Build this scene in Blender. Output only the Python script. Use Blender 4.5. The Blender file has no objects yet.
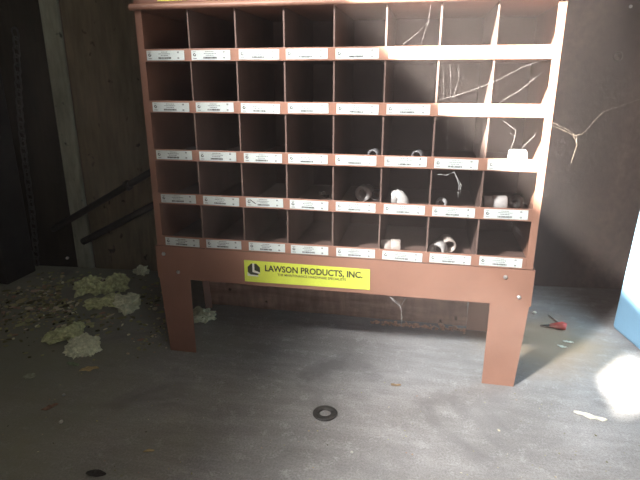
import bpy, bmesh, math, random
from mathutils import Vector, Matrix, noise

S = bpy.context.scene
C = S.collection
R = math.radians

# ------------------------------------------------------------------ camera
cam_d = bpy.data.cameras.new('camera')
cam_d.sensor_width = 36.0
cam_d.lens = 517.37 / 640 * 36.0
cam_d.clip_start = 0.02
cam = bpy.data.objects.new('camera', cam_d)
C.objects.link(cam)
cam.location = (0.6256, -1.1285, 0.6887)
cam.rotation_euler = (1.2679, 0.0, 0.1986)
S.camera = cam

# ------------------------------------------------------------------ world, sun, daylight, exposure
w = bpy.data.worlds.new('world')
S.world = w
w.use_nodes = True
w.node_tree.nodes['Background'].inputs[0].default_value = (0.72, 0.82, 1.0, 1)
w.node_tree.nodes['Background'].inputs[1].default_value = 0.012

SUN_DIR = Vector((0.80, 1.0, -0.744))
sun_d = bpy.data.lights.new('sun', 'SUN')
sun_d.energy = 75.0
sun_d.angle = R(0.9)
sun_d.color = (1.0, 0.93, 0.84)
sun = bpy.data.objects.new('sun', sun_d)
C.objects.link(sun)
sun.location = (-3, -4, 4)
sun.rotation_euler = SUN_DIR.to_track_quat('-Z', 'Y').to_euler()


def area(name, loc, target, sx, sy, power, color):
    d = bpy.data.lights.new(name, 'AREA')
    d.shape = 'RECTANGLE'
    d.size = sx
    d.size_y = sy
    d.energy = power
    d.color = color
    o = bpy.data.objects.new(name, d)
    C.objects.link(o)
    o.location = loc
    o.rotation_euler = (Vector(target) - Vector(loc)).to_track_quat('-Z', 'Y').to_euler()
    return o


# bright sky seen over the sill of the unseen left wall's added high opening
area('daylight_high_opening', (-1.64, -3.28, 3.43), (0.55, 0.3, 0.0), 0.42, 0.42, 800, (1.0, 0.97, 0.95))
# soft fill lamp added high on the right, standing in for doorway daylight
area('daylight_fill', (1.7, -1.9, 2.6), (0.3, 0, 0.3), 1.2, 1.2, 10, (1.0, 1.0, 0.98))

S.view_settings.view_transform = 'Standard'
S.view_settings.look = 'None'
S.view_settings.gamma = 1.0
S.view_settings.use_curve_mapping = False
S.view_settings.exposure = 0.0
S.cycles.use_denoising = True
S.cycles.max_bounces = 8
S.cycles.diffuse_bounces = 5


# ------------------------------------------------------------------ materials
def new_mat(name):
    m = bpy.data.materials.new(name)
    m.use_nodes = True
    return m, m.node_tree.nodes, m.node_tree.links, m.node_tree.nodes['Principled BSDF']


def ramp(n, stops):
    r = n.new('ShaderNodeValToRGB')
    e = r.color_ramp.elements
    while len(e) < len(stops):
        e.new(0.5)
    for i, (p, c) in enumerate(stops):
        e[i].position = p
        e[i].color = (*c, 1) if len(c) == 3 else c
    return r


def tex_noise(n, l, scale, detail=6, rough=0.6, stretch=(1, 1, 1), dist=0.0):
    tc = n.new('ShaderNodeNewGeometry')
    mp = n.new('ShaderNodeMapping')
    mp.inputs['Scale'].default_value = stretch
    l.new(tc.outputs['Position'], mp.inputs['Vector'])
    t = n.new('ShaderNodeTexNoise')
    t.inputs['Scale'].default_value = scale
    t.inputs['Detail'].default_value = detail
    t.inputs['Roughness'].default_value = rough
    t.inputs['Distortion'].default_value = dist
    l.new(mp.outputs['Vector'], t.inputs['Vector'])
    return t


def mix(n, l, fac, a, b, mode='MIX'):
    m = n.new('ShaderNodeMix')
    m.data_type = 'RGBA'
    m.blend_type = mode
    for sock, v in ((m.inputs[0], fac), (m.inputs[6], a), (m.inputs[7], b)):
        if hasattr(v, 'links'):
            l.new(v, sock)
        elif isinstance(v, (int, float)):
            sock.default_value = v
        else:
            sock.default_value = (*v, 1)
    return m.outputs[2]


def bump(n, l, b, height, strength, dist=0.002):
    bp = n.new('ShaderNodeBump')
    bp.inputs['Strength'].default_value = strength
    bp.inputs['Distance'].default_value = dist
    l.new(height, bp.inputs['Height'])
    l.new(bp.outputs['Normal'], b.inputs['Normal'])


def simple(name, col, rough=0.6, metal=0.0, var=0.25, scale=40, bmp=0.0):
    m, n, l, b = new_mat(name)
    t = tex_noise(n, l, scale)
    lo = tuple(c * (1 - var) for c in col)
    hi = tuple(min(1, c * (1 + var)) for c in col)
    r = ramp(n, [(0.3, lo), (0.7, hi)])
    l.new(t.outputs[0], r.inputs[0])
    l.new(r.outputs[0], b.inputs['Base Color'])
    b.inputs['Roughness'].default_value = rough
    b.inputs['Metallic'].default_value = metal
    if bmp:
        bump(n, l, b, t.outputs[0], bmp)
    return m


def paint_mat(name, lo, hi):
    m, n, l, b = new_mat(name)
    t = tex_noise(n, l, 9, 8)
    r = ramp(n, [(0.3, lo), (0.7, hi)])
    l.new(t.outputs[0], r.inputs[0])
    t2 = tex_noise(n, l, 160, 3)
    r2 = ramp(n, [(0.70, (0, 0, 0)), (0.80, (0.35, 0.35, 0.35))])
    l.new(t2.outputs[0], r2.inputs[0])
    l.new(mix(n, l, r2.outputs[0], r.outputs[0], (0.42, 0.33, 0.28)), b.inputs['Base Color'])
    b.inputs['Roughness'].default_value = 0.5
    b.inputs['Specular IOR Level'].default_value = 0.35
    return m


def floor_mat():
    m, n, l, b = new_mat('dusty_concrete')
    big = tex_noise(n, l, 2.6, 7, 0.62, dist=0.4)
    r = ramp(n, [(0.30, (0.25, 0.242, 0.234)), (0.55, (0.345, 0.334, 0.33)), (0.75, (0.41, 0.40, 0.40))])
    l.new(big.outputs[0], r.inputs[0])
    # trowel and drag scuffs
    sc = tex_noise(n, l, 7, 6, 0.65, stretch=(0.8, 4.0, 1))
    r2 = ramp(n, [(0.42, (0.86, 0.86, 0.85)), (0.66, (1.08, 1.08, 1.08))])
    l.new(sc.outputs[0], r2.inputs[0])
    c = mix(n, l, 1.0, r.outputs[0], r2.outputs[0], 'MULTIPLY')
    # pale worn patches
    wn = tex_noise(n, l, 30, 6, 0.75)
    r3 = ramp(n, [(0.54, (0, 0, 0)), (0.68, (0.42, 0.42, 0.42))])
    l.new(wn.outputs[0], r3.inputs[0])
    c = mix(n, l, r3.outputs[0], c, (0.56, 0.55, 0.55))
    # fine grit
    g = tex_noise(n, l, 240, 2)
    r4 = ramp(n, [(0.33, (0.8, 0.8, 0.8)), (0.6, (1.05, 1.05, 1.05))])
    l.new(g.outputs[0], r4.inputs[0])
    c = mix(n, l, 1.0, c, r4.outputs[0], 'MULTIPLY')
    # brown-green soil spread over the left side of the slab, with a ragged edge
    gx = n.new('ShaderNodeNewGeometry')
    sx = n.new('ShaderNodeSeparateXYZ')
    l.new(gx.outputs['Position'], sx.inputs[0])
    so = tex_noise(n, l, 5, 6, 0.65)
    a = n.new('ShaderNodeMath')
    a.operation = 'MULTIPLY_ADD'
    l.new(so.outputs[0], a.inputs[0])
    a.inputs[1].default_value = 0.9
    l.new(sx.outputs[0], a.inputs[2])
    r5 = ramp(n, [(0.10, (0.85, 0.85, 0.85)), (0.75, (0, 0, 0))])
    l.new(a.outputs[0], r5.inputs[0])
    c = mix(n, l, r5.outputs[0], c, (0.29, 0.295, 0.21))
    # sandy brown dirt swept up behind the right leg
    vd = n.new('ShaderNodeVectorMath')
    vd.operation = 'DISTANCE'
    l.new(gx.outputs['Position'], vd.inputs[0])
    vd.inputs[1].default_value = (0.97, 0.24, 0)
    a2 = n.new('ShaderNodeMath')
    a2.operation = 'MULTIPLY_ADD'
    l.new(so.outputs[0], a2.inputs[0])
    a2.inputs[1].default_value = 0.22
    l.new(vd.outputs['Value'], a2.inputs[2])
    r6 = ramp(n, [(0.20, (0.95, 0.95, 0.95)), (0.33, (0, 0, 0))])
    l.new(a2.outputs[0], r6.inputs[0])
    c = mix(n, l, r6.outputs[0], c, (0.29, 0.215, 0.14))
    # dark oily blotches
    ob = tex_noise(n, l, 3.7, 5, 0.6, dist=0.8)
    r7 = ramp(n, [(0.56, (0, 0, 0)), (0.70, (0.7, 0.7, 0.7))])
    l.new(ob.outputs[0], r7.inputs[0])
    c = mix(n, l, r7.outputs[0], c, (0.17, 0.165, 0.165))
    l.new(c, b.inputs['Base Color'])
    b.inputs['Roughness'].default_value = 0.78
    b.inputs['Specular IOR Level'].default_value = 0.25
    bump(n, l, b, g.outputs[0], 0.25, 0.001)
    return m


def wall_mat(name, lo, hi, scale=3.0, stretch=(3, 3, 0.7), spots=True, spot=(0.02, 0.018, 0.013), dark_band=False):
    m, n, l, b = new_mat(name)
    t = tex_noise(n, l, scale, 8, 0.62, stretch, 0.3)
    r = ramp(n, [(0.32, lo), (0.68, hi)])
    l.new(t.outputs[0], r.inputs[0])
    c = r.outputs[0]
    g = tex_noise(n, l, 60, 4, 0.6, (1, 1, 0.8 if dark_band else 0.15))
    rg = ramp(n, [(0.35, (0.82, 0.82, 0.82)), (0.65, (1.1, 1.1, 1.1))])
    l.new(g.outputs[0], rg.inputs[0])
    c = mix(n, l, 1.0, c, rg.outputs[0], 'MULTIPLY')
    if spots:
        k = tex_noise(n, l, 28, 3, 0.5, (1, 1, 0.8))
        rk = ramp(n, [(0.66, (0, 0, 0)), (0.72, (0.8, 0.8, 0.8))])
        l.new(k.outputs[0], rk.inputs[0])
        c = mix(n, l, rk.outputs[0], c, spot)
    if dark_band:
        # darker wavering band running down the panel
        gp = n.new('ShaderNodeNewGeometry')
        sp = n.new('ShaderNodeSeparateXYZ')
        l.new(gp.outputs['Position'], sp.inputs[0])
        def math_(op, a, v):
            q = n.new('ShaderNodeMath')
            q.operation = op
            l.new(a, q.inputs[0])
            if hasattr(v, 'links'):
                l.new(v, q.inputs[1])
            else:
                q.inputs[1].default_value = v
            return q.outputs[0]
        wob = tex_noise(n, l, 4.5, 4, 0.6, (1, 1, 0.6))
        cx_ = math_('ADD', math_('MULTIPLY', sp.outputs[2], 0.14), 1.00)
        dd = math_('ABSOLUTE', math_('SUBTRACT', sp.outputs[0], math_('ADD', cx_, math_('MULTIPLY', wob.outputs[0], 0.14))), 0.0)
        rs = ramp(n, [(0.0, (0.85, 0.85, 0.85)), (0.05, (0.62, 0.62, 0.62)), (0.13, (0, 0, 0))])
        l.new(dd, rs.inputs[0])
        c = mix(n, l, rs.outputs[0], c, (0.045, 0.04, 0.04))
    l.new(c, b.inputs['Base Color'])
    b.inputs['Roughness'].default_value = 0.85
    b.inputs['Specular IOR Level'].default_value = 0.2
    bump(n, l, b, g.outputs[0], 0.3, 0.002)
    return m


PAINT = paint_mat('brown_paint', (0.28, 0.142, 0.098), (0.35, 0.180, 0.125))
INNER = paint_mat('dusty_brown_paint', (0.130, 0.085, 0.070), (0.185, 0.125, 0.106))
FLOOR = floor_mat()
WALLR = wall_mat('brown_grey_panel', (0.115, 0.075, 0.063), (0.18, 0.122, 0.106), 2.6, (1.5, 1.5, 0.8), False, dark_band=True)
PLY = wall_mat('stained_plywood', (0.14, 0.118, 0.072), (0.25, 0.19, 0.122), 3.2)
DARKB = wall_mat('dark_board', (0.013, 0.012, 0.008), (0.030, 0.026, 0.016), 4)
PALEB = wall_mat('pale_grey_batten', (0.20, 0.20, 0.145), (0.34, 0.34, 0.26), 5, (2, 2, 0.6))
SHED = wall_mat('old_boards', (0.10, 0.085, 0.07), (0.17, 0.15, 0.12), 2)
SHADEBLK = simple('shade_black', (0.012, 0.011, 0.009), 0.9, 0, 0.5, 14, 0.4)  # black that stands for unlit darkness at the left edge
RUSTB = wall_mat('rusty_timber', (0.36, 0.23, 0.18), (0.66, 0.45, 0.36), 9, (0.6, 2, 3))
LABELW = simple('white_label', (0.62, 0.68, 0.66), 0.5, 0, 0.06, 30)
INK = simple('label_ink', (0.10, 0.115, 0.12), 0.6, 0, 0.1)
INKD = simple('logo_ink', (0.022, 0.022, 0.022), 0.5, 0, 0.1)
YEL = simple('yellow_plate', (0.72, 0.80, 0.10), 0.4, 0, 0.06, 25)
BLACK = simple('black_print', (0.035, 0.038, 0.02), 0.5, 0, 0.1)
OFFW = simple('print_white', (0.75, 0.76, 0.66), 0.5, 0, 0.05)
ZINC = simple('zinc_bolt', (0.55, 0.53, 0.52), 0.38, 0.6, 0.15, 90)
PVC = simple('dusty_white_plastic', (0.44, 0.425, 0.41), 0.5, 0, 0.12, 60)
PVCG = simple('grey_plastic', (0.46, 0.46, 0.46), 0.5, 0, 0.15, 60)
DGREY = simple('dark_grey_plastic', (0.13, 0.13, 0.135), 0.5, 0, 0.2, 60)
PVCT = simple('tan_plastic', (0.44, 0.38, 0.34), 0.5, 0, 0.12, 60)
BLUE = simple('pale_blue_plastic', (0.25, 0.47, 0.67), 0.55, 0, 0.05, 8)
WEB = simple('cobweb_silk', (0.32, 0.29, 0.28), 0.7, 0, 0.2, 80)
WEBW = simple('shade_lifted_cobweb', (0.85, 0.82, 0.80), 0.7, 0, 0.1, 80)  # silk colour lightened so webs hanging in shade still show
WEBY = simple('dusty_cobweb', (0.24, 0.19, 0.145), 0.8, 0, 0.3, 80)
FLUFF = simple('insulation_fluff', (0.66, 0.69, 0.38), 0.95, 0, 0.4, 75, 0.8)
FLUFFP = simple('pale_insulation_fluff', (0.82, 0.86, 0.58), 0.95, 0, 0.3, 75, 0.8)
LEAFT = simple('dry_leaf', (0.38, 0.25, 0.13), 0.8, 0, 0.35, 90)
LEAFP = simple('pale_leaf', (0.40, 0.42, 0.30), 0.8, 0, 0.3, 90)
LEAFG = simple('grey_green_leaf', (0.25, 0.33, 0.20), 0.8, 0, 0.3, 90)
LEAFB = simple('brown_leaf', (0.30, 0.18, 0.13), 0.8, 0, 0.35, 90)
CHIP = simple('pale_wood_chip', (0.80, 0.75, 0.62), 0.7, 0, 0.15, 90)
TANC = simple('tan_chip', (0.58, 0.43, 0.21), 0.8, 0, 0.3, 90)
STONE = simple('pale_pebble', (0.60, 0.59, 0.54), 0.7, 0, 0.2, 60)
REDP = simple('red_plastic', (0.62, 0.05, 0.045), 0.4, 0, 0.15, 40)
TWIG = simple('grey_twig', (0.40, 0.37, 0.33), 0.8, 0, 0.2, 60)
IRON = simple('dark_iron', (0.045, 0.043, 0.04), 0.55, 0.5, 0.3, 60)
RUBBER = simple('dark_washer_metal', (0.055, 0.055, 0.052), 0.5, 0.3, 0.4, 120)
PIPE = simple('dark_conduit', (0.030, 0.027, 0.021), 0.7, 0.2, 0.3, 50)


def litter_mat():
    m, n, l, b = new_mat('leaf_litter')
    o = n.new('ShaderNodeNewGeometry')
    r = ramp(n, [(0.0, (0.06, 0.055, 0.03)), (0.30, (0.26, 0.25, 0.13)), (0.65, (0.50, 0.49, 0.25)),
                 (0.85, (0.42, 0.25, 0.19)), (1.0, (0.8, 0.8, 0.55))])
    l.new(o.outputs['Random Per Island'], r.inputs[0])
    l.new(r.outputs[0], b.inputs['Base Color'])
    b.inputs['Roughness'].default_value = 0.9
    return m


LITTER = litter_mat()
RUSTCR = simple('rust_crumbs', (0.66, 0.42, 0.30), 0.9, 0, 0.4, 150)


# ------------------------------------------------------------------ mesh helpers
def obj(name, bm, mats, parent=None, smooth=False):
    me = bpy.data.meshes.new(name)
    bmesh.ops.recalc_face_normals(bm, faces=bm.faces[:])
    bm.to_mesh(me)
    bm.free()
    for m in (mats if isinstance(mats, (list, tuple)) else [mats]):
        me.materials.append(m)
    if smooth:
        for p in me.polygons:
            p.use_smooth = True
    o = bpy.data.objects.new(name, me)
    C.objects.link(o)
    if parent:
        o.parent = parent
    return o


def tag(o, label=None, cat=None, group=None, kind=None):
    if label:
        o['label'] = label
    if cat:
        o['category'] = cat
    if group:
        o['group'] = group
    if kind:
        o['kind'] = kind
    return o


def empty(name, loc=(0, 0, 0), label=None, cat=None, group=None):
    o = bpy.data.objects.new(name, None)
    C.objects.link(o)
    o.location = loc
    o.empty_display_size = 0.05
    return tag(o, label, cat, group)


def box(bm, x0, x1, y0, y1, z0, z1, bev=0.0, mi=0, M=None):
    r = bmesh.ops.create_cube(bm, size=1)
    vs = r['verts']
    for v in vs:
        v.co = Vector(((x0 + x1) / 2 + v.co.x * (x1 - x0), (y0 + y1) / 2 + v.co.y * (y1 - y0),
                       (z0 + z1) / 2 + v.co.z * (z1 - z0)))
    fs = set(f for v in vs for f in v.link_faces)
    if bev:
        es = set(e for v in vs for e in v.link_edges)
        rr = bmesh.ops.bevel(bm, geom=list(es), offset=bev, segments=2, affect='EDGES', profile=0.5)
        fs = set(rr['faces']) | set(f for f in fs if f.is_valid)
        vs = list(set(v for f in fs for v in f.verts))
    for f in fs:
        f.material_index = mi
    if M is not None:
        for v in vs:
            v.co = M @ v.co
    return vs


def tube(bm, pts, rad, seg=8, mi=0, closed=False):
    pts = [Vector(p) for p in pts]
    n = len(pts)
    if not hasattr(rad, '__len__'):
        rad = [rad] * n
    rings = []
    nx = None
    for i, p in enumerate(pts):
        if closed:
            d = pts[(i + 1) % n] - pts[i - 1]
        else:
            d = pts[min(i + 1, n - 1)] - pts[max(i - 1, 0)]
        d.normalize()
        if nx is None:
            a = Vector((0, 0, 1)) if abs(d.z) < 0.9 else Vector((1, 0, 0))
            nx = d.cross(a).normalized()
        else:
            nx = (nx - d * nx.dot(d)).normalized()
        ny = d.cross(nx)
        rings.append([bm.verts.new(p + (nx * math.cos(t) + ny * math.sin(t)) * rad[i])
                      for t in [2 * math.pi * k / seg for k in range(seg)]])
    for i in range(n if closed else n - 1):
        a, b = rings[i], rings[(i + 1) % n]
        for k in range(seg):
            f = bm.faces.new((a[k], a[(k + 1) % seg], b[(k + 1) % seg], b[k]))
            f.material_index = mi
    if not closed:
        for rg in (rings[0], rings[-1]):
            f = bm.faces.new(rg)
            f.material_index = mi


def lathe(bm, prof, axis_o, axis_d, seg=28, mi=0):
    """closed profile [(r, h)] turned about an axis"""
    d = Vector(axis_d).normalized()
    a = Vector((0, 0, 1)) if abs(d.z) < 0.9 else Vector((1, 0, 0))
    nx = d.cross(a).normalized()
    ny = d.cross(nx)
    O = Vector(axis_o)
    rings = []
    for k in range(seg):
        t = 2 * math.pi * k / seg
        e = nx * math.cos(t) + ny * math.sin(t)
        rings.append([bm.verts.new(O + e * r + d * h) for r, h in prof])
    m = len(prof)
    for k in range(seg):
        a_, b_ = rings[k], rings[(k + 1) % seg]
        for j in range(m):
            f = bm.faces.new((a_[j], a_[(j + 1) % m], b_[(j + 1) % m], b_[j]))
            f.material_index = mi


def prism(bm, poly, y0, y1, mi=0):
    """polygon in XZ pulled along Y"""
    a = [bm.verts.new((x, y0, z)) for x, z in poly]
    b = [bm.verts.new((x, y1, z)) for x, z in poly]
    fs = [bm.faces.new(a), bm.faces.new(b[::-1])]
    n = len(poly)
    for i in range(n):
        fs.append(bm.faces.new((a[i], b[i], b[(i + 1) % n], a[(i + 1) % n])))
    for f in fs:
        f.material_index = mi


# ------------------------------------------------------------------ the shed: floor, walls, ceiling
bm = bmesh.new()
box(bm, -1.35, 2.7, -4.6, 1.0, -0.10, 0.0)
tag(obj('floor', bm, FLOOR), kind='structure')

WA = math.atan(0.083)


def wy(x):                       # front face of the back wall
    return 0.572 + 0.083 * x


MW = Matrix.Translation((0, 0.572, 0)) @ Matrix.Rotation(WA, 4, 'Z')
bm = bmesh.new()
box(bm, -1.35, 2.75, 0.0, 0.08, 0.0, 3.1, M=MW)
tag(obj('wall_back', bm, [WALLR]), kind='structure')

# left of the cabinet the wall wears dark boards, a pale batten and a stained plywood sheet
bm = bmesh.new()
box(bm, -0.575, 0.20, -0.012, -0.001, 0.0, 2.6, M=MW)
tag(obj('trim_1', bm, PLY), kind='structure')
bm = bmesh.new()
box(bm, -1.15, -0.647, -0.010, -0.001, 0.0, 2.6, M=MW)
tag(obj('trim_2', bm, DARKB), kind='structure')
bm = bmesh.new()
box(bm, -0.645, -0.582, -0.022, -0.001, 0.0, 2.6, 0.006, M=MW)
tag(obj('trim_3', bm, PALEB), kind='structure')

# unseen wall, opening and hole shaped to throw sun patches; steps back near cabinet
SILL, LINT = 1.8065, 2.28
XL = -0.60
YJ = -0.35
YO, YI = -2.18, -1.35
NY0, NY1, NZ = -2.20, -2.02, 1.562
bm = bmesh.new()
box(bm, XL - 0.02, XL, -4.6, NY0, 0, SILL)
box(bm, XL - 0.02, XL, NY1, YJ, 0, SILL)
box(bm, XL - 0.02, XL, NY0, NY1, 0, NZ)
box(bm, XL - 0.02, XL, NY0, NY1, NZ + 0.11, SILL)
box(bm, XL - 0.02, XL, -4.6, YO, SILL, 3.1)
box(bm, XL - 0.02, XL, YI, YJ, SILL, 3.1)
box(bm, XL - 0.02, XL, YO, YI, LINT, 3.1)
box(bm, -1.22, XL - 0.02, YJ - 0.02, YJ, 0, 3.1)
box(bm, -1.22, -1.20, YJ, 0.47, 0, 3.1)
tag(obj('wall_left_gobo', bm, SHED), kind='structure')
bm = bmesh.new()
box(bm, XL - 0.02, 2.75, -4.6, 0.9, 3.1, 3.18)
box(bm, -1.22, XL - 0.02, YJ - 0.02, 0.9, 3.1, 3.18)
tag(obj('ceiling', bm, SHED), kind='structure')

# haze volume added to stand in for lens glare, lit where the sunbeam crosses
HAZE = 0.074
if HAZE:
    hm = bpy.data.materials.new('glare_veil')
    hm.use_nodes = True
    hn, hl = hm.node_tree.nodes, hm.node_tree.links
    hn.clear()
    ho = hn.new('ShaderNodeOutputMaterial')
    hv = hn.new('ShaderNodeVolumeScatter')
    hv.inputs['Color'].default_value = (1.0, 0.85, 0.81, 1)
    hv.inputs['Density'].default_value = HAZE
    hv.inputs['Anisotropy'].default_value = 0.0
    # density is shaped to veil the cabinet's sunny half, thinner to both sides
    hg = hn.new('ShaderNodeNewGeometry')
    hs = hn.new('ShaderNodeSeparateXYZ')
    hr = hn.new('ShaderNodeMapRange')
    hr.interpolation_type = 'SMOOTHSTEP'
    hr.inputs['From Min'].default_value = 0.42
    hr.inputs['From Max'].default_value = 0.68
    hr.inputs['To Min'].default_value = 0.0
    hr.inputs['To Max'].default_value = HAZE
    hl.new(hg.outputs['Position'], hs.inputs[0])
    hl.new(hs.outputs[0], hr.inputs['Value'])
    hq = hn.new('ShaderNodeMapRange')
    hq.interpolation_type = 'SMOOTHSTEP'
    hq.inputs['From Min'].default_value = 0.78
    hq.inputs['From Max'].default_value = 1.02
    hq.inputs['To Min'].default_value = 1.0
    hq.inputs['To Max'].default_value = 0.25
    hl.new(hs.outputs[0], hq.inputs['Value'])
    hm2 = hn.new('ShaderNodeMath')
    hm2.operation = 'MULTIPLY'
    hl.new(hr.outputs[0], hm2.inputs[0])
    hl.new(hq.outputs[0], hm2.inputs[1])
    hl.new(hm2.outputs[0], hv.inputs['Density'])
    hl.new(hv.outputs[0], ho.inputs['Volume'])
    bm = bmesh.new()
    box(bm, -1.30, 2.70, -3.6, 0.95, -0.05, 3.05)
    tag(obj('glare_haze', bm, hm), 'thin haze added to the air for the lens glare over the right bins', 'haze', None, 'stuff')

# ------------------------------------------------------------------ bin cabinets
W = 0.857
DEP = 0.285
LIPS = [0.7508, 0.6400, 0.5303, 0.4256, 0.3177]
rnd = random.Random(4)


def label_mesh(paper, seed, scuff=False):
    """a printed bin label, lower left corner at its origin, facing -Y"""
    r = random.Random(seed)
    bm = bmesh.new()
    box(bm, 0, 0.0895, -0.0008, 0, 0, 0.0205, mi=0)

    def mark(x0, x1, z0, z1, mi=1):
        box(bm, x0, x1, -0.0011, -0.0008, z0, z1, mi=mi)
    # small round maker's mark with lines over and under
    lathe(bm, [(0.0017, 0), (0.0034, 0), (0.0034, 0.0003), (0.0017, 0.0003)], (0.0075, -0.0008, 0.0112), (0, -1, 0), 12, 2)
    mark(0.0085, 0.0106, 0.0118, 0.0138, 0)
    mark(0.004, 0.0105, 0.0168, 0.0176)
    mark(0.004, 0.012, 0.0030, 0.0042)
    # three lines of description
    for z, a, b_ in ((0.0165, 0.034, 0.050), (0.0128, 0.029, 0.056), (0.0092, 0.033, 0.050)):
        x = a + r.uniform(-0.002, 0.002)
        while x < b_:
            ww = r.uniform(0.0014, 0.0042)
            mark(x, x + ww, z, z + 0.0013)
            x += ww + 0.0011
    # bar code
    x = 0.028
    while x < 0.057:
        ww = r.choice((0.0005, 0.0008, 0.0013))
        mark(x, x + ww, 0.0028, 0.0066, 2)
        x += ww + r.choice((0.0004, 0.0006, 0.0009))
    # figures at the right
    for z in (0.0150, 0.0030):
        mark(0.0735, 0.0772, z, z + 0.0009, 2)
        mark(0.0735, 0.0744, z, z + 0.0030, 2)
        mark(0.0763, 0.0772, z, z + 0.0030, 2)
        mark(0.0735, 0.0772, z + 0.0022, z + 0.0030, 2)
    if scuff:
        vs = box(bm, -0.008, 0.008, -0.0012, -0.0008, -0.0009, 0.0009, mi=2)
        M = Matrix.Translation((0.017, 0, 0.0115)) @ Matrix.Rotation(R(35), 4, 'Y')
        for v in vs:
            v.co = M @ v.co
    me = bpy.data.meshes.new('bin_label')
    bmesh.ops.recalc_face_normals(bm, faces=bm.faces[:])
    bm.to_mesh(me)
    bm.free()
    for m in (paper, INK, INKD):
        me.materials.append(m)
    return me


def cabinet(base, label, zoff, paper, label_x, label_w, label_rows):
    t = empty('bin_cabinet', (W / 2, 0, base), label, 'bin cabinet', 'brown bin cabinets')
    off = Vector((-W / 2, 0, -base))
    top = 0.8435 + zoff
    z_in = 0.8302 + zoff

    def part(name, bm, m, parent=None):
        for v in bm.verts:
            v.co += off
        return obj(name, bm, m, parent or t)
    for s in (0, 1):
        bm = bmesh.new()
        x0, x1 = ((-0.0155, -0.0135), (0.8695, 0.8715))[s]
        fx0, fx1 = ((-0.0155, 0.0), (0.8560, 0.8715))[s]
        box(bm, x0, x1, 0.0, DEP, LIPS[4] - 0.027 + zoff, z_in)
        box(bm, fx0, fx1, -0.003, 0.0, LIPS[4] - 0.027 + zoff, z_in, 0.0008)   # front flange
        part('side_panel', bm, PAINT)
    bm = bmesh.new()
    box(bm, -0.0155, 0.8715, DEP, DEP + 0.003, LIPS[4] - 0.027 + zoff, z_in)
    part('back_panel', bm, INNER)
    bm = bmesh.new()
    box(bm, -0.0225, 0.8785, 0.0, DEP + 0.004, z_in, top)
    # rolled front nose of the top
    prism(bm, [(-0.0225, z_in), (0.8785, z_in), (0.8785, top), (-0.0225, top)], -0.008, 0.0)
    part('top_panel', bm, PAINT)
    bm = bmesh.new()
    tube(bm, [(-0.0225, -0.0075, (z_in + top) / 2 - 0.0005), (0.8785, -0.0075, (z_in + top) / 2 - 0.0005)], 0.0062, 14)
    part('top_nose', bm, PAINT)
    for k in range(1, 8):
        bm = bmesh.new()
        x = W * k / 8
        box(bm, x - 0.001, x + 0.001, 0.0, DEP, LIPS[4] - 0.022 + zoff, z_in)
        box(bm, x - 0.0019, x + 0.0019, -0.0008, 0.0012, LIPS[4] + zoff, z_in - 0.002, 0.0006)   # hemmed front edge
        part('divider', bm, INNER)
    for i, lz in enumerate(LIPS):
        z = lz + zoff
        bm = bmesh.new()
        box(bm, -0.0134, 0.8694, 0.0, DEP, z - 0.026, z - 0.024)
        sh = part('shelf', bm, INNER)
        bm = bmesh.new()
        box(bm, -0.0005, 0.8565, -0.0045, -0.001, z - 0.0265, z, 0.0008)
        part('shelf_lip', bm, PAINT, sh)
        if i not in label_rows:
            continue
        for k in range(8):
            me = label_mesh(paper, 10 * i + k, scuff=(i == 3 and k == 2))
            o = bpy.data.objects.new('bin_label', me)
            C.objects.link(o)
            o.parent = sh
            jx = rnd.uniform(-0.0015, 0.0015)
            # the lower rows of labels start a little further in, as on the cabinet
            dx = (0.0, 0.0006, 0.0012, 0.0025, 0.004)[i] if label_w == 1 else 0
            o.location = Vector((label_x + dx + jx + k * W / 8 * 0.997, -0.0046, z - 0.0235 + rnd.uniform(-0.0006, 0.0006))) + off
            o.scale = (label_w, 1, 1)
            o.rotation_euler = (0, R(rnd.uniform(-0.6, 0.9)), 0)
    return t


cabinet(0.2907, 'brown steel bin cabinet of forty open pigeonholes with white labels, standing on the legged stand',
        0.0, LABELW, 0.0065, 1.0, (0, 1, 2, 3, 4))
UP = 0.8436 - (LIPS[4] - 0.027)
cabinet(0.8436, 'upper brown cabinet with yellow labels, stacked on top of the white-labelled bin cabinet',
        UP, YEL, 0.043, 0.8, (4,))

# ------------------------------------------------------------------ stand
st = empty('cabinet_stand', (W / 2, 0.13, 0),
           'brown steel four-legged stand with a yellow nameplate, under the bin cabinet', 'stand')
so = Vector((-W / 2, -0.13, 0))


def spart(name, bm, m, parent=None, smooth=False):
    for v in bm.verts:
        v.co += so
    return obj(name, bm, m, parent or st, smooth)


E0, E1, LW, ZP, ZT = -0.0195, 0.8765, 0.0868, 0.2055, 0.2903
for y0, y1 in ((-0.0065, -0.0045), (0.270, 0.272)):
    bm = bmesh.new()
    box(bm, E0, E1, y0, y1, ZP, ZT, 0.0006)
    fp = spart('front_panel' if y0 < 0 else 'rear_panel', bm, PAINT)
    for xa, xb, side in (((E0, E0 + LW, -1), (E1 - LW, E1, 1)) if y0 < 0 else ((E0, -0.011, -1), (0.7725, E1, 1))):
        bm = bmesh.new()
        tp = 0.0150                      # the outer edge draws in towards the foot
        if side < 0:
            poly = [(xa + tp, 0), (xb, 0), (xb, ZP + 0.0006), (xa + 0.0035, ZP + 0.0006)]
        else:
            poly = [(xa, 0), (xb - tp, 0), (xb - 0.0035, ZP + 0.0006), (xa, ZP + 0.0006)]
        prism(bm, poly, y0, y1)
        # return flange of the folded leg
        yy = (y1, y0 + 0.045) if y0 < 0 else (y1 - 0.045, y0)
        e = 1 if side < 0 else -1
        xo = xa if side < 0 else xb
        prism(bm, [(xo + e * tp, 0), (xo + e * (tp + 0.002), 0), (xo + e * 0.0055, ZP + 0.0006), (xo + e * 0.0035, ZP + 0.0006)], yy[0], yy[1])
        spart('leg', bm, PAINT)
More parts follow.
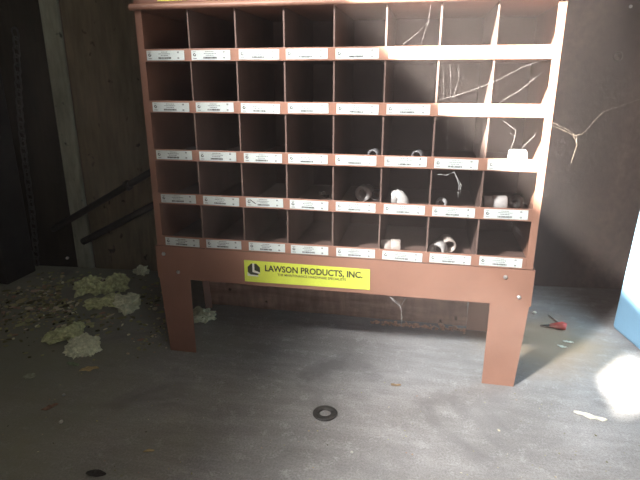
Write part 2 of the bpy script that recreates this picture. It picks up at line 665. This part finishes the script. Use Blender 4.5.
for xa, xb in ((E0, E0 + 0.002), (E1 - 0.002, E1)):
    bm = bmesh.new()
    box(bm, xa, xb, -0.0045, 0.27, ZP, ZT)
    spart('end_rail', bm, PAINT)
for x, z in ((0.0017, 0.2703), (0.0369, 0.2247), (0.8159, 0.2713), (0.8492, 0.2262)):
    bm = bmesh.new()
    lathe(bm, [(0.0001, 0.0046), (0.0030, 0.0040), (0.0045, 0.0022), (0.0048, 0), (0.0001, 0)], (x, -0.0065, z), (0, -1, 0), 18)
    spart('bolt', bm, ZINC, None, True)

# nameplate
bm = bmesh.new()
prism(bm, [(0.2125, 0.2140), (0.5185, 0.2165), (0.5180, 0.2670), (0.2125, 0.2690)], -0.0082, -0.0065)
plate = spart('nameplate', bm, YEL)
bm = bmesh.new()
cx, cz, rr = 0.2368, 0.2462, 0.0168
prism(bm, [(cx + rr * math.cos(R(a)), cz + rr * math.sin(R(a))) for a in [22.5 + 45 * k for k in range(8)]], -0.0086, -0.0082, 0)
prism(bm, [(cx - 0.0035, cz + 0.0160), (cx + 0.0015, cz + 0.0160), (cx + 0.0015, cz - 0.0012), (cx + 0.0150, cz - 0.0060),
           (cx + 0.0150, cz - 0.0100), (cx - 0.0035, cz - 0.0062)], -0.0089, -0.0086, 1)
prism(bm, [(cx - 0.0165, cz - 0.0168), (cx - 0.0165, cz - 0.0075), (cx - 0.0085, cz - 0.0130), (cx + 0.0085, cz - 0.0135), (cx + 0.0120, cz - 0.0168)],
      -0.0089, -0.0082, 1)
spart('emblem', bm, [BLACK, OFFW], None).parent = plate


def text_part(name, body, x0, z0, width, height, mat, parent):
    cu = bpy.data.curves.new(name, 'FONT')
    cu.body = body
    cu.size = 1.0
    cu.extrude = 0.0
    cu.resolution_u = 3
    cu.offset = 0.026 if len(body) < 30 else 0.012
    tmp = bpy.data.objects.new('tmp', cu)
    C.objects.link(tmp)
    bpy.context.view_layer.update()
    dg = bpy.context.evaluated_depsgraph_get()
    me = bpy.data.meshes.new_from_object(tmp.evaluated_get(dg))
    bpy.data.objects.remove(tmp)
    xs = [v.co.x for v in me.vertices]
    ys = [v.co.y for v in me.vertices if True]
    cap = 0.70
    sx = width / (max(xs) - min(xs))
    mx = min(xs)
    sz = height / cap
    for v in me.vertices:
        v.co = Vector((x0 + (v.co.x - mx) * sx, -0.0086, z0 + v.co.y * sz)) + so
    me.materials.clear()
    me.materials.append(mat)
    o = bpy.data.objects.new(name, me)
    C.objects.link(o)
    o.parent = parent
    return o


text_part('lettering', 'LAWSON PRODUCTS, INC.', 0.2650, 0.2450, 0.2360, 0.0150, BLACK, plate)
text_part('lettering', 'THE MAINTENANCE HARDWARE SPECIALISTS', 0.2960, 0.2350, 0.1660, 0.0058, BLACK, plate)

# ------------------------------------------------------------------ fittings in the pigeonholes
FLR = [z - 0.024 for z in LIPS]


def ringprof(ri, ro, ln, ch=0.0015):
    return [(ri, 0), (ro - ch, 0), (ro, ch), (ro, ln - ch), (ro - ch, ln), (ri, ln)]


def fitting(name, label, loc, mat, build, cat='pipe fitting'):
    bm = bmesh.new()
    build(bm)
    for v in bm.verts:
        v.co -= Vector(loc)
    o = obj(name, bm, mat, None, False)
    for p in o.data.polygons:
        p.use_smooth = len(p.vertices) == 4
    o.location = loc
    return tag(o, label, cat, 'plastic pipe fittings in the bins')


# fourth row
z = FLR[3]
fitting('pipe_coupling', 'grey round coupling with dark bore facing out, fourth row under the middle',
        (0.481, 0.12, z), PVCG, lambda b: (lathe(b, ringprof(0.0105, 0.0195, 0.016), (0.483, 0.100, FLR[3] + 0.0195), (0.25, 1, 0)),
                                           lathe(b, ringprof(0.0100, 0.0150, 0.030), (0.487, 0.116, FLR[3] + 0.0195), (0.25, 1, 0))))
fitting('pipe_nipple', 'short dark grey nipple just right of the round grey coupling in the same bin',
        (0.505, 0.13, z), DGREY, lambda b: lathe(b, ringprof(0.009, 0.0125, 0.030), (0.5135, 0.112, FLR[3] + 0.0125), (0.1, 1, 0)))
fitting('pipe_elbow', 'dusty white elbow with round shoulder, fourth-row bin right of the round grey coupling',
        (0.572, 0.07, z), PVC,
        lambda b: (tube(b, [(0.582, 0.036, FLR[3]), (0.582, 0.036, FLR[3] + 0.012), (0.580, 0.037, FLR[3] + 0.022), (0.574, 0.038, FLR[3] + 0.030),
                            (0.566, 0.039, FLR[3] + 0.0315)], [0.0165, 0.0165, 0.0165, 0.0155, 0.0150], 18),
                   lathe(b, ringprof(0.012, 0.0175, 0.013), (0.5575, 0.039, FLR[3] + 0.0265), (1, 0, 0.05))))
fitting('pipe_ring', 'small grey plastic ring lying in the seventh bin of the fourth row',
        (0.668, 0.05, z), PVCG, lambda b: lathe(b, ringprof(0.008, 0.0125, 0.012), (0.668, 0.04, FLR[3] + 0.0165), (0.3, 1, 0.25)))
fitting('pipe_coupling', 'wide white coupling lying sideways at the right end of the fourth row',
        (0.785, 0.06, z), PVC, lambda b: (lathe(b, ringprof(0.013, 0.0185, 0.030), (0.781, 0.06, FLR[3] + 0.0190), (1, 0.05, 0)),
                                          lathe(b, ringprof(0.012, 0.0165, 0.020), (0.761, 0.059, FLR[3] + 0.0190), (1, 0.05, 0))))
fitting('round_plug', 'dark grey round plug behind the wide white coupling at the right end',
        (0.832, 0.10, z), IRON, lambda b: lathe(b, ringprof(0.006, 0.0165, 0.022), (0.832, 0.09, FLR[3] + 0.0170), (0.5, 1, 0)))
for i, (x, y) in enumerate(((0.372, 0.16), (0.388, 0.13), (0.405, 0.17))):
    fitting('hex_nut', 'one of the small dark nuts scattered in the fourth bin of the fourth row', (x, y, z), IRON,
            lambda b: lathe(b, ringprof(0.004, 0.0085, 0.008, 0.0008), (x, y, FLR[3] + 0.0002), (0, 0, 1), 6), 'nut')['group'] = 'dark nuts in the fourth-row bin'
# third row
z = FLR[2]
fitting('pipe_coupling', 'frosty white coupling under cobwebs at the right end of the third row',
        (0.822, 0.05, z), PVC, lambda b: lathe(b, ringprof(0.012, 0.0180, 0.034), (0.806, 0.055, FLR[2] + 0.0183), (1, 0.1, 0)))
fitting('pipe_adapter', 'grey translucent adapter low in the third row, fifth bin',
        (0.505, 0.09, z), DGREY, lambda b: lathe(b, ringprof(0.009, 0.0130, 0.026), (0.508, 0.07, FLR[2] + 0.0131), (0.2, 1, 0)))
fitting('pipe_adapter', 'grey translucent adapter low in the third row, sixth bin',
        (0.615, 0.08, z), DGREY, lambda b: lathe(b, ringprof(0.009, 0.0130, 0.026), (0.608, 0.07, FLR[2] + 0.0131), (0.2, 1, 0)))
# fifth row
z = FLR[4]
fitting('pipe_tee', 'tan white tee lying on the left of the sixth bin in the bottom row',
        (0.565, 0.06, z), PVCT, lambda b: (lathe(b, ringprof(0.013, 0.0185, 0.022), (0.561, 0.032, FLR[4] + 0.0188), (1, 0.06, 0)),
                                           lathe(b, [(0.0001, 0), (0.0165, 0), (0.0175, 0.012), (0.0165, 0.026), (0.0001, 0.026)], (0.5385, 0.0310, FLR[4] + 0.0178), (1, 0.06, 0.03))))
fitting('pipe_elbow', 'pale elbow with open end facing out, left in the seventh bottom-row bin',
        (0.668, 0.045, z), PVC, lambda b: (lathe(b, ringprof(0.0125, 0.0185, 0.03), (0.664, 0.022, FLR[4] + 0.0188), (0.35, 1, 0))))
fitting('pipe_coupling', 'tan coupling leaning behind the pale elbow in the seventh bottom-row bin',
        (0.694, 0.075, z), PVCT, lambda b: lathe(b, ringprof(0.0135, 0.0175, 0.036), (0.694, 0.050, FLR[4] + 0.0215), (-0.25, 1, 0.12)))

# ------------------------------------------------------------------ timber beam behind the stand
bm = bmesh.new()
nseg = 40
x0, x1 = -0.03, 0.773
prev = None
for i in range(nseg + 1):
    x = x0 + (x1 - x0) * i / nseg
    j = lambda k: 0.004 * noise.noise(Vector((x * 9, k * 3.1, 0)))
    jag = 0.0 if i < nseg else 1.0
    ring = [bm.verts.new((x + jag * 0.008 * noise.noise(Vector((k, 5.2, i))), y + j(k), max(0, zz + j(k + 7) * (zz > 0))))
            for k, (y, zz) in enumerate(((0.292, 0), (0.288, 0.035), (0.287, 0.075), (0.291, 0.115), (0.30, 0.122), (0.40, 0.122), (0.41, 0.0)))]
    if prev:
        for k in range(7):
            bm.faces.new((prev[k], prev[(k + 1) % 7], ring[(k + 1) % 7], ring[k]))
    else:
        bm.faces.new(ring)
    prev = ring
bm.faces.new(prev)
o = obj('timber_beam', bm, RUSTB)
tag(o, 'rusty brown timber beam lying on the floor behind the cabinet stand', 'beam')

# ------------------------------------------------------------------ pipe, its shadow bar, shade block, chain at the left
def pipe_thing(name, label, a, b, r, clamp=None):
    a, b = Vector(a), Vector(b)
    t = empty(name, a, label, 'pipe', 'dark slanting pipe and its shadow bar')
    bm = bmesh.new()
    tube(bm, [Vector((0, 0, 0)), (b - a)], r, 14)
    obj('pipe_or_shadow_body', bm, PIPE, t, True)
    if clamp:
        bm = bmesh.new()
        d = (b - a).normalized()
        p = (b - a) * clamp
        lathe(bm, ringprof(r * 0.98, r * 1.55, 0.016), p, d, 18)
        obj('pipe_collar', bm, PIPE, t, True)
    return t


def along(a, b, t):
    return tuple(a[i] + (b[i] - a[i]) * t for i in range(3))


pa, pb = (-0.6797, 0.470, 0.1684), (-0.2973, 0.475, 0.3776)
pipe_thing('conduit_or_shadow', 'dark slanting pipe on the stained wall, with a collar',
           along(pa, pb, -0.05), along(pa, pb, 1.55), 0.0115, 0.515)
qa, qb = (-0.575, 0.497, 0.1218), (-0.3159, 0.502, 0.2541)  # bar added for the pipe's shadow on the wall, shaped like a second pipe
pipe_thing('conduit_or_shadow', 'dark slanting bar standing in for the pipe shadow on the stained wall',
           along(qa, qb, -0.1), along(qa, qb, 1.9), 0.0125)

bm = bmesh.new()
box(bm, -1.02, -0.772, 0.30, 0.44, 0.0, 2.4, 0.006)  # added black block, fills the unlit left edge with darkness
tag(obj('shade_block', bm, SHADEBLK), 'added black block standing in for shade at the far left edge, beside the hanging chain', 'shade block')

ch = empty('hanging_chain', (-0.715, 0.405, 0.03), 'dark iron chain hanging down at the far left edge', 'chain')
pts = []
nl = 30
for i in range(nl):
    zz = 0.055 + i * 0.0265
    xx = -0.738 + 0.085 * (zz - 0.05) + 0.006 * math.sin(zz * 9)
    pts.append(Vector((xx, 0.405, zz)))
for i, p in enumerate(pts):
    bm = bmesh.new()
    loop = []
    for k in range(18):
        t = 2 * math.pi * k / 18
        u, v = 0.0085 * math.cos(t), 0.0105 * math.sin(t) + (0.0075 if math.sin(t) > 0 else -0.0075)
        loop.append(Vector((u, 0, v)) if i % 2 == 0 else Vector((u * 0.45, u * 0.9, v)))
    tube(bm, loop, 0.0026, 8, closed=True)
    l_ = obj('chain_link', bm, IRON, ch, True)
    l_.location = p - Vector((-0.715, 0.405, 0.03))

# bright metal bit hanging at the chain's foot
bm = bmesh.new()
bmesh.ops.create_icosphere(bm, subdivisions=2, radius=0.0065)
for v in bm.verts:
    v.co.z *= 0.8
    v.co.z += 0.0052
o = obj('metal_knob', bm, ZINC, None, True)
o.location = (-0.655, 0.468, 0.045)
tag(o, 'small shiny metal knob low on the dark wall, below the slanting pipe', 'knob')

# hole and bolt on the right back wall
bm = bmesh.new()
p = Vector((1.1794, wy(1.1794), 0.7525))
nrm = Vector((math.sin(WA), -math.cos(WA), 0))
lathe(bm, [(0.0001, 0.0), (0.0001, 0.001), (0.0105, 0.001), (0.0125, 0.003), (0.0145, 0.001), (0.0145, 0.0)], (0, 0, 0), nrm, 24)
o = obj('knockout_plug', bm, simple('dark_plug', (0.07, 0.055, 0.05), 0.7), None, True)
o.location = p
tag(o, 'round dark knockout plug on the brown back wall, right of the cabinet', 'plug')
bm = bmesh.new()
lathe(bm, [(0.0001, 0), (0.0001, 0.005), (0.004, 0.004), (0.0052, 0.0)], (0, 0, 0), nrm, 16)
o = obj('wall_bolt', bm, ZINC, None, True)
o.location = (1.1924, wy(1.1924), 0.8897)
tag(o, 'small bright bolt head high on the back wall, above the dark plug', 'bolt')

# ------------------------------------------------------------------ pale blue cabinet at the right
b0, b1 = Vector((1.1862, 0.368, 0)), Vector((1.2135, 0.228, 0))
d = (b1 - b0).normalized()
side = Vector((-d.y, d.x, 0))
if side.x < 0:
    side = -side
tb = empty('storage_chest', b0, 'pale blue upright chest at the right edge, its upper side blazing white in the sun', 'chest')
Mx = Matrix(((side.x, d.x, 0, 0), (side.y, d.y, 0, 0), (0, 0, 1, 0), (0, 0, 0, 1)))
bm = bmesh.new()
for v in box(bm, 0, 0.45, 0, 0.42, 0.0, 0.50, 0.010):
    v.co.x += 0.040 * v.co.z * (1 if v.co.x < 0.2 else -1)      # sides draw in a little towards the top
    v.co = Mx @ v.co
obj('chest_body', bm, BLUE, tb)
bm = bmesh.new()
box(bm, 0.019, 0.431, 0.0, 0.42, 0.50, 0.53, 0.008, M=Mx)
obj('chest_lid', bm, BLUE, tb)

# ------------------------------------------------------------------ things on the floor
bm = bmesh.new()
lathe(bm, ringprof(0.0128, 0.0262, 0.004, 0.001), (0, 0, 0), (0, 0, 1), 40)
o = obj('washer', bm, RUBBER, None, True)
o.location = (0.4487, -0.1951, 0.0)
tag(o, 'dark flat ring washer lying on the open concrete in front of the stand', 'washer')


def leaf(name, label, x, y, ln, wd, rot, mat, h=0.004, cat='leaf', seed=1, ragged=0.15):
    rr_ = random.Random(seed)
    bm = bmesh.new()
    n = 9
    rows = []
    for i in range(n):
        t = i / (n - 1)
        ww = wd * (math.sin(math.pi * min(0.97, max(0.05, t))) ** 0.7) * (1 + rr_.uniform(-ragged, ragged))
        zc = h * (math.sin(t * 3.1 + seed) * 0.4 + 0.5)
        rows.append([(ln * (t - 0.5), -ww / 2 * (1 + rr_.uniform(-ragged, ragged)), zc + h * 0.5 * rr_.random()), (ln * (t - 0.5), 0, zc),
                     (ln * (t - 0.5), ww / 2 * (1 + rr_.uniform(-ragged, ragged)), zc + h * 0.5 * rr_.random())])
    zmin = min(p[2] for r_ in rows for p in r_)
    tops = [[bm.verts.new((p[0], p[1], p[2] - zmin + 0.0009)) for p in r_] for r_ in rows]
    bots = [[bm.verts.new((p[0], p[1], p[2] - zmin + 0.0001)) for p in r_] for r_ in rows]
    for i in range(n - 1):
        for k in range(2):
            bm.faces.new((tops[i][k], tops[i][k + 1], tops[i + 1][k + 1], tops[i + 1][k]))
            bm.faces.new((bots[i][k], bots[i + 1][k], bots[i + 1][k + 1], bots[i][k + 1]))
        for k in (0, 2):
            bm.faces.new((tops[i][k], tops[i + 1][k], bots[i + 1][k], bots[i][k]))
    for i in (0, n - 1):
        for k in range(2):
            bm.faces.new((tops[i][k], tops[i][k + 1], bots[i][k + 1], bots[i][k]))
    o = obj(name, bm, mat)
    o.location = (x, y, 0)
    o.rotation_euler = (0, 0, R(rot))
    return tag(o, label, cat)


leaf('dry_leaf', 'small curled tan leaf on the grey concrete right of the ring washer', 0.5919, -0.0581, 0.024, 0.010, 20, LEAFT, 0.005, seed=2)
leaf('pale_leaf', 'pale grey-green leaf at the left edge, below the fluff clumps', -0.2772, -0.194, 0.030, 0.028, 30, LEAFP, 0.005, seed=3)
leaf('brown_leaf', 'dull brown leaf on the dark floor at lower left', -0.1454, -0.2931, 0.034, 0.016, 42, LEAFB, 0.005, seed=4)
leaf('green_leaf', 'thin grey-green leaf just behind the ragged tan chip', -0.2106, -0.1247, 0.045, 0.014, -15, LEAFG, 0.004, seed=5)
leaf('wood_chip', 'ragged tan chip on the floor just below the pale fluff ring', -0.1560, -0.1380, 0.046, 0.020, 22, TANC, 0.006, 'chip', 6, 0.4)
leaf('wood_chip', 'small tan chip alone on the lower left floor', 0.1378, -0.3786, 0.020, 0.009, 30, TANC, 0.004, 'chip', 7)
leaf('dark_leaf', 'black leaf scrap at the bottom edge of the floor, lower left', 0.0738, -0.4520, 0.036, 0.018, 10, IRON, 0.004, 'leaf', 8)
leaf('wood_chip', 'long white paint chip on the bright floor right of the front leg', 1.0041, -0.0939, 0.064, 0.018, -14, CHIP, 0.006, 'chip', 9, 0.25)
leaf('wood_chip', 'cream chip beside the right leg shadow, the nearer of two', 1.0179, 0.2158, 0.026, 0.010, -35, CHIP, 0.004, 'chip', 10)
leaf('wood_chip', 'cream chip beside the right leg shadow, the farther of two', 1.0400, 0.244, 0.028, 0.012, -25, CHIP, 0.004, 'chip', 11)


def pebble(label, x, y, r, mat=STONE, cat='pebble', name='pebble', seed=0):
    bm = bmesh.new()
    bmesh.ops.create_icosphere(bm, subdivisions=2, radius=r)
    for v in bm.verts:
        v.co *= 1 + 0.3 * noise.noise(v.co / r * 0.9 + Vector((seed, 0, 0)))
        v.co.z *= 0.7
    mz = min(v.co.z for v in bm.verts)
    for v in bm.verts:
        v.co.z -= mz
    o = obj(name, bm, mat, None, True)
    o.location = (x, y, 0)
    return tag(o, label, cat)


pebble('tiny pale pebble on the left floor above the brown leaf', -0.1449, -0.2473, 0.0042, seed=1)
pebble('tiny tan pebble on the left floor below the brown leaf', -0.0874, -0.3341, 0.0045, CHIP, seed=2)
pebble('tiny bright white pebble on the concrete below the ring washer', 0.5225, -0.304, 0.0032, STONE, seed=3)
pebble('small cream pebble by the right wall behind the red plastic piece', 0.985, 0.42, 0.006, CHIP, seed=4)

# red plastic piece with dark tip
t = empty('plastic_connector', (1.029, 0.3247, 0), 'small red plastic piece with a dark tip on the floor behind the right leg', 'plastic piece')
bm = bmesh.new()
tube(bm, [(-0.020, 0.004, 0.008), (-0.006, 0.001, 0.010), (0.012, -0.002, 0.0125), (0.022, -0.004, 0.0120)], [0.005, 0.0085, 0.0120, 0.0100], 12)
obj('red_shell', bm, REDP, t, True)
bm = bmesh.new()
tube(bm, [(-0.045, 0.006, 0.004), (-0.030, 0.005, 0.006), (-0.018, 0.0035, 0.008)], [0.002, 0.0035, 0.0045], 8)
obj('dark_tip', bm, IRON, t, True)
bm = bmesh.new()
tube(bm, [(0, 0, 0.003), (0.012, -0.03, 0.004), (0.022, -0.058, 0.003)], [0.0026, 0.003, 0.002], 7)
o = obj('twig', bm, TWIG, None, True)
o.location = (1.024, 0.408, 0)
tag(o, 'thin grey twig on the floor behind the red plastic piece', 'twig')


# insulation clumps
def clump(label, x, y, lobes, mat=FLUFF, seed=0):
    """one ragged tuft of fluff: several flattened lobes fused into one heap on the floor"""
    bm = bmesh.new()
    for (lx, ly, rx, ry, h) in lobes:
        ret = bmesh.ops.create_icosphere(bm, subdivisions=4, radius=1)
        for v in ret['verts']:
            c = v.co.copy()
            nn = noise.fractal(c * 1.7 + Vector((seed * 7.3 + lx * 40, ly * 30, 0)), 0.8, 2.1, 5)
            k = 1 + 0.60 * nn
            v.co = Vector((lx + c.x * rx * k, ly + c.y * ry * k, max(0.0, h * 0.55 + c.z * h * 0.8 * k)))
    o = obj('fluff_clump', bm, mat)
    o.location = (x, y, 0)
    return tag(o, label, 'fluff', 'clumps of insulation fluff')


clump('wide dull yellow fluff clump on the littered floor, farthest back of the large ones', -0.425, 0.318,
      [(-0.040, -0.004, 0.036, 0.050, 0.032), (0.010, -0.010, 0.040, 0.030, 0.026), (0.045, 0.028, 0.034, 0.042, 0.034)], FLUFF, 1)
clump('flat grey-green fluff clump in the middle of the litter', -0.345, 0.215,
      [(-0.020, -0.012, 0.034, 0.030, 0.016), (0.022, 0.016, 0.032, 0.032, 0.020)], FLUFF, 2)
clump('pale yellow fluff clump between the litter and the stand left leg', -0.252, 0.200,
      [(0, 0, 0.034, 0.040, 0.034), (-0.02, 0.03, 0.02, 0.025, 0.02)], FLUFFP, 3)
clump('small ragged fluff clump left of the pale fluff ring', -0.322, -0.004,
      [(-0.014, -0.006, 0.026, 0.036, 0.020), (0.016, 0.012, 0.022, 0.034, 0.024)], FLUFF, 4)
ringl = []
for k in range(8):
    a = 2 * math.pi * k / 8
    ringl.append((0.024 * math.cos(a), 0.024 * math.sin(a), 0.020, 0.020, 0.020))
clump('pale ring-shaped fluff clump, nearest to the camera', -0.2320, -0.0520, ringl + [(0.002, 0, 0.016, 0.016, 0.012)], FLUFFP, 5)
clump('small yellow fluff tuft at the foot of the back wall beside the cabinet', -0.3700, 0.490,
      [(0, 0, 0.024, 0.02, 0.022)], FLUFFP, 6)
clump('pale yellow-green fluff clump behind the stand left front leg', -0.002, 0.175,
      [(-0.035, -0.020, 0.032, 0.034, 0.020), (0.006, 0.010, 0.034, 0.030, 0.024), (-0.01, 0.0, 0.03, 0.03, 0.02)], FLUFFP, 7)


# litter (uncountable)
def litter(name, label, n, fn, smin, smax, seed, mat=None):
    r = random.Random(seed)
    bm = bmesh.new()
    for _ in range(n):
        x, y = fn(r)
        s = r.uniform(smin, smax) * (1.6 if r.random() < 0.12 else 1)
        ret = bmesh.ops.create_icosphere(bm, subdivisions=1, radius=1)
        ax = r.uniform(0, math.pi)
        sx, sy, sz = s * r.uniform(0.6, 1.5), s * r.uniform(0.4, 1.0), s * r.uniform(0.12, 0.5)
        for v in ret['verts']:
            c = v.co * (1 + r.uniform(-0.25, 0.25))
            px_, py_ = c.x * sx, c.y * sy
            v.co = Vector((x + px_ * math.cos(ax) - py_ * math.sin(ax), y + px_ * math.sin(ax) + py_ * math.cos(ax), sz * 0.7 + c.z * sz))
        z0_ = min(v.co.z for v in ret['verts'])
        for v in ret['verts']:
            v.co.z -= z0_
    o = obj(name, bm, mat or LITTER)
    return tag(o, label, 'litter', None, 'stuff')


CLUMPS = ((-0.47, 0.31, 0.085), (-0.41, 0.31, 0.085), (-0.37, 0.34, 0.085), (-0.36, 0.20, 0.06), (-0.32, 0.23, 0.06), (-0.25, 0.20, 0.06),
          (-0.33, -0.01, 0.06), (-0.30, 0.01, 0.05), (-0.232, -0.052, 0.065))


def left_pile(r):
    while True:
        x = r.gauss(-0.45, 0.16)
        y = r.gauss(0.22, 0.12)
        if any((x - a) ** 2 + (y - b) ** 2 < c * c for a, b, c in CLUMPS):
            continue
        if -0.74 < x < -0.14 and -0.12 < y < 0.46:
            return x, y


litter('leaf_litter', 'crumbled leaf litter and fluff specks strewn over the dark left floor', 900, left_pile, 0.0025, 0.0085, 5)


def sparse(r):
    return r.uniform(-0.2, 1.15), r.uniform(-0.45, -0.03)


def leftleg(r):
    return r.gauss(-0.08, 0.03), r.gauss(0.08, 0.07)


litter('floor_grit', 'fine pale grit sprinkled over the open concrete', 170, sparse, 0.0008, 0.0022, 8)
litter('crumbs', 'dark crumbs heaped beside the stand left front leg', 90, leftleg, 0.002, 0.005, 9)
litter('rust_debris', 'reddish crumbs along the foot of the rusty beam', 220,
       lambda r: (r.uniform(0.50, 0.77), 0.262 + r.gauss(0, 0.006)), 0.002, 0.006, 11, RUSTCR)


# ------------------------------------------------------------------ cobwebs
def cobweb(label, strands, mat=WEB, group='cobweb strands', r=0.0006):
    bm = bmesh.new()
    rr_ = random.Random(len(label))
    for s in strands:
        rad = r
        if isinstance(s, tuple):
            s, rad = s
        pts_ = [Vector(p) for p in s]
        out = []
        for i in range(len(pts_) - 1):
            m = 6
            for k in range(m):
                t_ = k / m
                q = pts_[i].lerp(pts_[i + 1], t_)
                out.append(q + Vector((rr_.uniform(-1, 1), rr_.uniform(-1, 1), rr_.uniform(-1, 1))) * 0.0007)
        out.append(pts_[-1])
        tube(bm, out, [rad * 0.28 * rr_.uniform(0.5, 1.5) for _ in out], 5)
    o = obj('cobweb', bm, mat, None, True)
    return tag(o, label, 'cobweb', group)


# from the cabinet's right edge out over the back wall, then hanging
cobweb('dusty cobweb from the cabinet right edge, bending down in front of the back wall',
       [([(0.8725, -0.001, 0.598), (0.905, 0.004, 0.585), (0.922, 0.008, 0.578), (0.926, 0.008, 0.560), (0.923, 0.008, 0.540), (0.920, 0.008, 0.523)], 0.0010),
        ([(0.8725, -0.001, 0.604), (0.900, 0.004, 0.592), (0.920, 0.008, 0.581)], 0.0008),
        ([(0.922, 0.008, 0.580), (0.934, 0.009, 0.582)], 0.0009),
        ([(0.916, 0.008, 0.582), (0.925, 0.008, 0.564)], 0.0009)], WEBY)


cobweb('long cobweb thread slanting across the two right bins of the second row',
       [[(0.6461, -0.0080, 0.6464), (0.6792, -0.0080, 0.6545), (0.7227, -0.0080, 0.6702), (0.7631, -0.0080, 0.6874), (0.8038, -0.0080, 0.7098), (0.8285, -0.0080, 0.7188)],
        [(0.7658, -0.0080, 0.6415), (0.8030, -0.0080, 0.6667), (0.8382, -0.0080, 0.6986)]])
cobweb('fine cobweb threads hanging straight down over the seventh second-row bin',
       [([(0.6513, -0.0060, 0.7161), (0.6579, -0.0060, 0.6484)], 0.0003), ([(0.6804, -0.0060, 0.7160), (0.6845, -0.0060, 0.6893), (0.6758, -0.0060, 0.6485)], 0.0004),
        ([(0.6649, -0.0060, 0.7160), (0.6718, -0.0060, 0.6485)], 0.0003)])
cobweb('forked cobweb in the sixth bin of the top row',
       [[(0.6208, -0.0060, 0.8254), (0.6186, -0.0060, 0.8001), (0.6057, -0.0060, 0.7542)], [(0.6189, -0.0060, 0.7947), (0.5986, -0.0060, 0.7766), (0.5683, -0.0060, 0.7509)]], r=0.0005)
cobweb('knotted cobweb in the right end bin of the third row',
       [([(0.7772, -0.0060, 0.6063), (0.8041, -0.0060, 0.5889), (0.8024, -0.0060, 0.5689), (0.7985, -0.0060, 0.5506)], 0.0007), [(0.7932, -0.0060, 0.5827), (0.8056, -0.0060, 0.5750)],
        [(0.8431, -0.0060, 0.5817), (0.8196, -0.0060, 0.5532)]])
cobweb('thin cobweb threads hanging over the seventh bin of the third row',
       [([(0.6687, -0.0060, 0.6087), (0.6743, -0.0060, 0.5307)], 0.0005), ([(0.6986, -0.0060, 0.6091), (0.7080, -0.0060, 0.5668), (0.7080, -0.0060, 0.5421)], 0.0003)])
cobweb('curled cobweb hanging in the seventh bin of the fourth row',
       [([(0.6562, -0.0060, 0.4941), (0.6729, -0.0060, 0.4925), (0.6889, -0.0060, 0.4995), (0.7012, -0.0060, 0.4742), (0.7013, -0.0060, 0.4460)], 0.0012),
        ([(0.6889, -0.0060, 0.4995), (0.7055, -0.0060, 0.4722), (0.7049, -0.0060, 0.4527)], 0.0010)], WEBW)
cobweb('thin cobweb arc in the right end bin of the bottom row',
       [[(0.8070, -0.0060, 0.3918), (0.8241, -0.0060, 0.3839), (0.8426, -0.0060, 0.3627)], [(0.8146, -0.0060, 0.3966), (0.8371, -0.0060, 0.3757)]], r=0.0005)
cobweb('white cobweb dangling below the stand panel, right of the nameplate',
       [([(0.5661, -0.0030, 0.2005), (0.5781, -0.0020, 0.1884), (0.5925, 0.0000, 0.1761), (0.5962, 0.0000, 0.1480), (0.5949, 0.0000, 0.1244)], 0.0015),
        ([(0.6030, -0.0030, 0.2012), (0.5924, 0.0000, 0.1786)], 0.0009), ([(0.5661, -0.0030, 0.2005), (0.5874, 0.0000, 0.1858), (0.5955, 0.0000, 0.1635)], 0.0012)], WEBW)
cobweb('long faint cobweb thread running to the right in front of the back wall',
       [([(0.934, 0.009, 0.582), (0.9926, 0.1000, 0.6203), (1.0775, 0.1500, 0.6458)], 0.0004)], WEBY)
